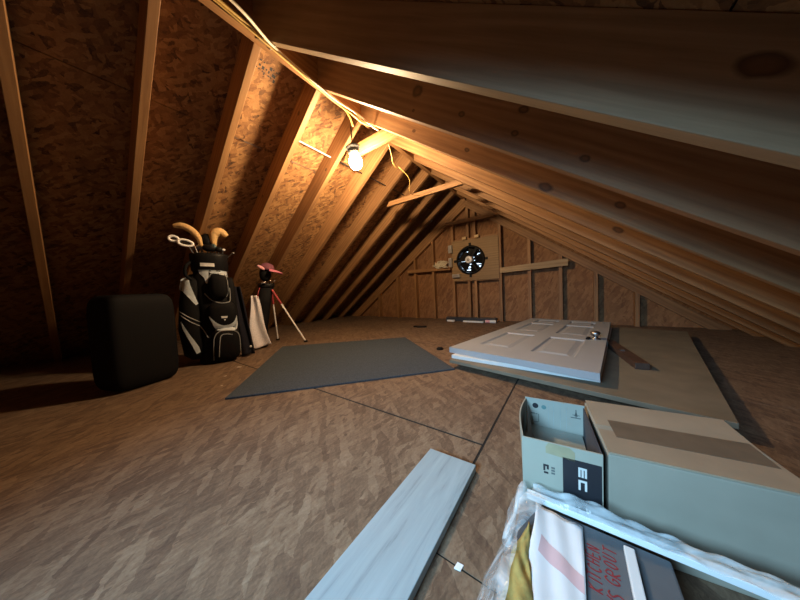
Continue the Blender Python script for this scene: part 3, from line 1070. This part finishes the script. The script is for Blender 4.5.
obj('badge', patch(pr, [(-.072, .798), (-.072, .825)], [(.018, .795), (.018, .822)], 4, 2), WHITE_LBL, gb, solid=.001)
sl = [obj('silver_panel', patch(pr, [(-.088, .768), (-.080, .740), (-.055, .705), (-.045, .66)], [(-.02, .768), (-.024, .745), (-.026, .71), (-.034, .66)], 6, 12), SILVER_FAB, gb, solid=.001),
      obj('silver_panel', patch(pr, [(-.02, .768), (-.018, .757), (-.016, .746)], [(.098, .762), (.100, .742), (.104, .715)], 12, 6), SILVER_FAB, gb, solid=.001),
      obj('silver_panel', patch(pr, [(-.20, .70), (-.215, .62), (-.19, .60), (-.12, .49)], [(-.15, .725), (-.145, .66), (-.125, .58), (-.105, .50)], 8, 14), SILVER_FAB, gb, solid=.001),
      obj('silver_panel', patch(pr, [(-.222, .36), (-.20, .28), (-.165, .18), (-.14, .10)], [(-.218, .37), (-.17, .26), (-.125, .16), (-.115, .11)], 6, 14), SILVER_FAB, gb, solid=.001),
      obj('silver_panel', patch(pr, [(-.045, .39), (-.028, .34), (-.015, .30), (.0, .275)], [(-.044, .395), (-.01, .35), (.02, .322), (.05, .31)], 6, 14), SILVER_FAB, gb, solid=.001),
      obj('silver_panel', patch(pr, [(.0, .275), (.03, .295), (.05, .31)], [(.135, .262), (.115, .290), (.075, .312)], 12, 5), SILVER_FAB, gb, solid=.001),
      obj('silver_panel', patch(pr, [(.140, .385), (.125, .345), (.098, .318), (.06, .308)], [(.142, .38), (.146, .34), (.146, .30), (.137, .262)], 6, 12), SILVER_FAB, gb, solid=.001)]
for pts in ([(-.022, .70), (-.01, .735), (.035, .745), (.085, .728), (.094, .68), (.094, .58), (.08, .545)],
            [(-.06, .58), (-.03, .535), (.0, .51), (.05, .495), (.1, .505), (.108, .55), (.108, .62)],
            [(-.035, .03), (-.03, .14), (-.02, .22), (.01, .262), (.06, .268), (.12, .255), (.148, .2), (.146, .03)],
            [(.0, .06), (.015, .20), (.03, .235), (.06, .24), (.1, .23)],
            [(-.22, .42), (-.16, .36), (-.10, .31), (-.06, .22)], [(-.225, .45), (-.17, .40), (-.10, .35)]):
    obj('piping', pipe(pr, pts), GREY_PIPE, gb, smooth=True)
lg = patch(pr, [(.034, .388), (.036, .372)], [(.078, .386), (.074, .370)], 5, 3)
obj('emblem', lg, WHITE_LBL, gb, solid=.001)
obj('emblem', patch(pr, [(.05, .362), (.056, .348)], [(.064, .362), (.058, .348)], 3, 3), WHITE_LBL, gb, solid=.001)
obj('carry_handle', MB().tube(smoothline([(-.125, -.06, .84), (-.16, -.08, .80), (-.165, -.08, .73), (-.13, -.07, .69)], 6), .012, 8), BLACK, gb, smooth=True)

rb = Matrix.Translation((GB[0], GB[1], 0)) @ Matrix.Rotation(R(73.3), 4, 'Z')


def club(label, base, shaft_top, headfn, shaft_mat=STEEL, name='golf_club', grp='clubs in the large golf bag', mtx=rb):
    t = empty(name, label, 'golf club', (0, 0, 0), 0, grp)
    t.matrix_world = mtx @ Matrix.Translation(base)
    top = Vector(shaft_top) - Vector(base)
    obj('shaft', MB().tube([(0, 0, 0), top], .0045, 8), shaft_mat, t)
    headfn(t, top)
    return t


def cover_head(pts, radii, flat=.75):
    def fn(t, top):
        b = Vector(t.matrix_world.translation)
        loc = rb.inverted() @ b
        P = [Vector(p) - loc for p in pts]
        rr = radii
        sm = smoothline(P, 5)
        rs = []
        for i in range(len(sm)):
            q = i / (len(sm) - 1) * (len(rr) - 1)
            k = min(len(rr) - 2, int(q))
            rs.append(rr[k] * (1 - (q - k)) + rr[k + 1] * (q - k))
        o = obj('head_cover', MB().tube(sm, rs, 14, flat=flat), TAN, t, smooth=True)
        o['label'] = 'tan suede cover'
    return fn


bpy.context.view_layer.update()
zc = .8605
club('golf club with the tan curved cover bending left', (-.045, -.02, zc), (-.055, -.045, .985),
     cover_head([(-.055, -.045, .965), (-.068, -.05, 1.03), (-.105, -.055, 1.085), (-.160, -.055, 1.118), (-.215, -.05, 1.112)], [.016, .026, .033, .035, .032, .018]))
club('golf club with the tan hooked cover bending right', (.04, -.02, zc), (.030, -.045, .97),
     cover_head([(.030, -.045, .955), (.024, -.05, 1.02), (.034, -.052, 1.075), (.075, -.055, 1.095), (.118, -.05, 1.062)], [.016, .032, .044, .048, .044, .026]))


def iron(c, rx, rzz, rot):
    def fn(t, top):
        loc = rb.inverted() @ Vector(t.matrix_world.translation)
        C = Vector(c) - loc
        m = Matrix.Translation(C) @ Matrix.Rotation(rot, 4, 'Y')
        ring = [m @ Vector((rx * math.cos(a) * (1 + .12 * math.cos(a)), 0, rzz * math.sin(a))) for a in [2 * math.pi * k / 28 for k in range(29)]]
        obj('head', MB().tube(ring, .0095, 8, caps=False), BRIGHT, t, smooth=True)
        pts = [(rx * .96 * math.cos(a), rzz * .96 * math.sin(a)) for a in [2 * math.pi * k / 24 for k in range(24)]]
        obj('face', MB().prism(pts, -.002, .004).moved(m), BLACK2, t)
        obj('badge', MB().box(-rx * .5, rx * .5, -.005, -.002, -rzz * .18, rzz * .18).moved(m), CHROME, t)
        obj('hosel', MB().tube([top, m @ Vector((rx, 0, 0))], .006, 8), CHROME, t)
    return fn


club('small iron with a bright ring-shaped head at the far left of the bag', (-.09, -.03, zc), (-.135, -.05, .96), iron((-.222, -.05, 1.015), .028, .019, R(10)))
club('larger iron with a bright ring-shaped head just left of the tan cover', (-.07, -.045, zc), (-.095, -.06, .95), iron((-.155, -.065, .985), .045, .023, R(12)))


def blob(c, h, mat=BLACK2, e=2.2):
    def fn(t, top):
        loc = rb.inverted() @ Vector(t.matrix_world.translation)
        obj('head', MB().superell(Vector(c) - loc, h, e), mat, t, smooth=True)
    return fn


club('wood club with a tall black cover in the middle of the bag', (-.02, .03, zc), (-.022, -.01, .99), blob((-.018, -.035, 1.02), (.040, .040, .055), BLACK))
club('wood club with a low black head behind the bag badge', (-.005, -.05, zc), (-.005, -.06, .92), blob((-.002, -.066, .955), (.05, .03, .032), BLACK2))
club('dark club with a teal-tinged head under the right tan cover', (.015, -.055, zc), (.018, -.065, .93), blob((.022, -.075, .965), (.022, .018, .022), plain('teal head', (.03, .06, .07), .3)))
club('dark iron at the left rim of the bag', (-.085, .02, zc), (-.10, .0, .94), blob((-.10, -.01, .955), (.030, .012, .018), STEEL))
club('club with a small white-tipped head at the right rim', (.075, -.03, zc), (.082, -.05, .935), blob((.085, -.06, .945), (.016, .012, .010), WHITE_LBL))
club('thin steel club leaning out past the right rim of the bag', (.085, .02, zc), (.150, -.02, .925), blob((.156, -.02, .927), (.012, .008, .007), STEEL))

club('club with a slim steel head between the two tan covers', (.0, .01, zc), (.002, -.03, .955), blob((.006, -.04, .972), (.026, .010, .014), STEEL))
club('dark iron leaning left of the tall black cover', (-.05, .03, zc), (-.062, .0, .95), blob((-.070, -.01, .968), (.026, .012, .020), STEEL))
club('dark hybrid club at the right front of the bag', (.05, -.06, zc), (.052, -.07, .925), blob((.055, -.075, .945), (.026, .02, .022), BLACK2))

# dark cloth hanging against the right flank
def cloth(u, v):
    a = .165 - .022 * v + (.095 * (1 - v) + .045 * v) * u
    z = .012 + .62 * v
    y = -.035 - .018 * math.sin(u * 6 + v * 2) + .03 * v
    return (a, y, z)


dc = tag(obj('dark_cover', MB().grid(cloth, 12, 24), NAVY, smooth=True, solid=.012), 'dark cloth cover leaning against the right side of the large golf bag', 'cover')
dc.matrix_world = rb
em = obj('emblem', MB().superell((.232, -.045, .085), (.010, .003, .010), 2), WHITE_LBL, dc)
em['label'] = 'pale round emblem'
tag(obj('dark_case', MB().superell((0, 0, .295), (.12, .17, .2945), 7, 28, 16), BLACK, loc=(-2.30, .25, 0), rotz=R(20), smooth=True), 'tall black case at the left edge nearer than the large golf bag', 'case')

# stand bag
SB = (-2.66, 1.20)
sb = empty('golf_stand_bag', 'slim black golf bag propped on thin metal legs beside the mat', 'golf bag', (SB[0], SB[1], 0), R(66))
rs_ = Matrix.Translation((SB[0], SB[1], 0)) @ Matrix.Rotation(R(66), 4, 'Z')
bdy = MB().loft([ell(-.035, 0, .060, .060, .0003, 24), ell(-.033, 0, .068, .066, .012, 24), ell(-.02, 0, .062, .06, .2, 24), ell(.02, .0, .064, .06, .45, 24), ell(.05, 0, .07, .066, .62, 24)])
obj('body', bdy, BLACK, sb, smooth=True)
obj('collar', MB().loft([ell(.05, 0, .072, .068, .621, 24), ell(.053, 0, .078, .073, .632, 24), ell(.056, 0, .078, .073, .67, 24), ell(.056, 0, .066, .06, .672, 24), ell(.055, 0, .06, .056, .65, 24)]), BLACK2, sb, smooth=True)
obj('side_pocket', MB().superell((-.03, -.045, .2), (.05, .045, .16), 3), BLACK, sb, smooth=True)
obj('strap', MB().tube(smoothline([(-.01, -.075, .62), (-.03, -.095, .55), (-.035, -.09, .46), (-.02, -.075, .40)], 6), .010, 8, flat=.4), RED, sb, smooth=True)
for (fx, fy, nm) in ((.395, -.10, 'front'), (.14, .27, 'rear')):
    top = Vector((.10, -.055 if fy < 0 else .05, .60))
    ft = Vector((fx, fy, .012))
    mid = top.lerp(ft, .27)
    lo = obj('leg', MB().tube([mid, ft], .0085, 10), BRIGHT, sb)
    obj('upper_sleeve', MB().tube([top, mid], .012, 10), RED, lo)
    obj('foot', MB().superell(ft - Vector((0, 0, .0)), (.022, .016, .0117), 2.4, 12, 8), BLACK2, lo)


def twl(u, v):
    a = -.125 + .025 * v + (.185 * (1 - v) + .06 * v) * u - .01 * math.sin(v * 5)
    z = .005 + .03 * u * (1 - v) + .54 * v
    y = -.110 - .016 * math.sin(u * 7 + v * 3) + .03 * (v) - .012 * math.sin(u * 3)
    return (a, y, z)


tw = tag(obj('towel', MB().grid(twl, 20, 30), TOWEL, smooth=True, solid=.006), 'white towel draped down the side of the slim golf bag', 'towel')
tw.matrix_world = rs_
cap = empty('cap', 'pink cap perched on top of the slim golf bag', 'cap')
cap.matrix_world = rs_ @ Matrix.Translation((.07, -.02, .815)) @ Matrix.Rotation(R(12), 4, 'Y')
obj('crown', MB().lathe([(.064, -.01), (.068, .008), (.064, .034), (.048, .056), (.02, .068)], 24), plain('dark pink cloth', (.16, .05, .08), .8), cap, smooth=True)


def brim(u, v):
    a = R(-25) + R(-62) + R(124) * u
    r = .066 + .062 * v
    return (r * math.cos(a) * 1.15 + .012, r * math.sin(a) * .9, .004 - .022 * v * v - .012 * abs(u - .5) * v)


obj('brim', MB().grid(brim, 18, 6), PINK, cap, smooth=True, solid=.004)
obj('side_flap', MB().superell((-.052, -.055, -.018), (.040, .014, .016), 2.2).moved(Matrix.Rotation(R(22), 4, 'Y')), PINK_L, cap, smooth=True)


def sclub(label, base, top, c, h, mat):
    t = empty('golf_club', label, 'golf club', (0, 0, 0), 0, 'clubs in the slim golf bag')
    t.matrix_world = rs_ @ Matrix.Translation(base)
    b = Vector(base)
    obj('shaft', MB().tube([(0, 0, 0), Vector(top) - b], .0045, 8), STEEL, t)
    obj('head', MB().superell(Vector(c) - b, h, 2.2), mat, t, smooth=True)


sclub('club with a tall black cover that carries the pink cap', (.045, .01, .651), (.045, -.01, .74), (.050, -.015, .765), (.055, .05, .075), BLACK)
sclub('club with a pale bluish head at the left rim of the slim bag', (.02, -.02, .651), (.025, -.06, .675), (.025, -.085, .672), (.030, .012, .012), CHROME)
sclub('club with a bright round steel head, left of two at the slim bag rim', (.07, -.03, .651), (.085, -.06, .68), (.092, -.085, .690), (.012, .012, .012), CHROME)
sclub('club with a bright round steel head, right of two at the slim bag rim', (.095, -.02, .651), (.12, -.05, .68), (.128, -.075, .690), (.012, .012, .012), CHROME)

# ------------------------------------------------------------------ camera, light, world
yaw, pitch, roll = R(35.616), R(-2.607), R(-2.727)
F = Vector((-math.sin(yaw) * math.cos(pitch), math.cos(yaw) * math.cos(pitch), math.sin(pitch)))
Rt = Vector((math.cos(yaw), math.sin(yaw), 0))
U = Rt.cross(F)
R2 = Rt * math.cos(roll) + U * math.sin(roll)
U2 = -Rt * math.sin(roll) + U * math.cos(roll)
cam = bpy.data.cameras.new('camera')
co = bpy.data.objects.new('camera', cam)
COL.objects.link(co)
m = Matrix((R2, U2, -F)).transposed().to_4x4()
m.translation = Vector((0, 0, .54))
co.matrix_world = m
cam.sensor_fit = 'HORIZONTAL'
cam.sensor_width = 36
cam.lens = 238.42 / 800 * 36
cam.clip_start = .01
SC.camera = co

ld = bpy.data.lights.new('cool_fill', 'AREA')  # added cool fill behind the camera
ld.shape = 'RECTANGLE'
ld.size, ld.size_y = .7, .5
ld.energy = 13.5
ld.spread = R(66)
ld.color = (.40, .72, 1.0)
lo = bpy.data.objects.new('cool_fill', ld)
COL.objects.link(lo)
lo.location = (-.55, -1.25, 1.05)
d_ = (Vector((-.30, .58, 0)) - Vector(lo.location)).normalized()
lo.rotation_euler = d_.to_track_quat('-Z', 'Y').to_euler()

wd = bpy.data.worlds.new('world')
SC.world = wd
wd.use_nodes = True
wd.node_tree.nodes['Background'].inputs[0].default_value = (.62, .80, 1.0, 1)
wd.node_tree.nodes['Background'].inputs[1].default_value = 2.6

SC.view_settings.view_transform = 'Standard'
SC.view_settings.look = 'None'
SC.view_settings.gamma = 1
SC.view_settings.use_curve_mapping = False
SC.view_settings.exposure = 0
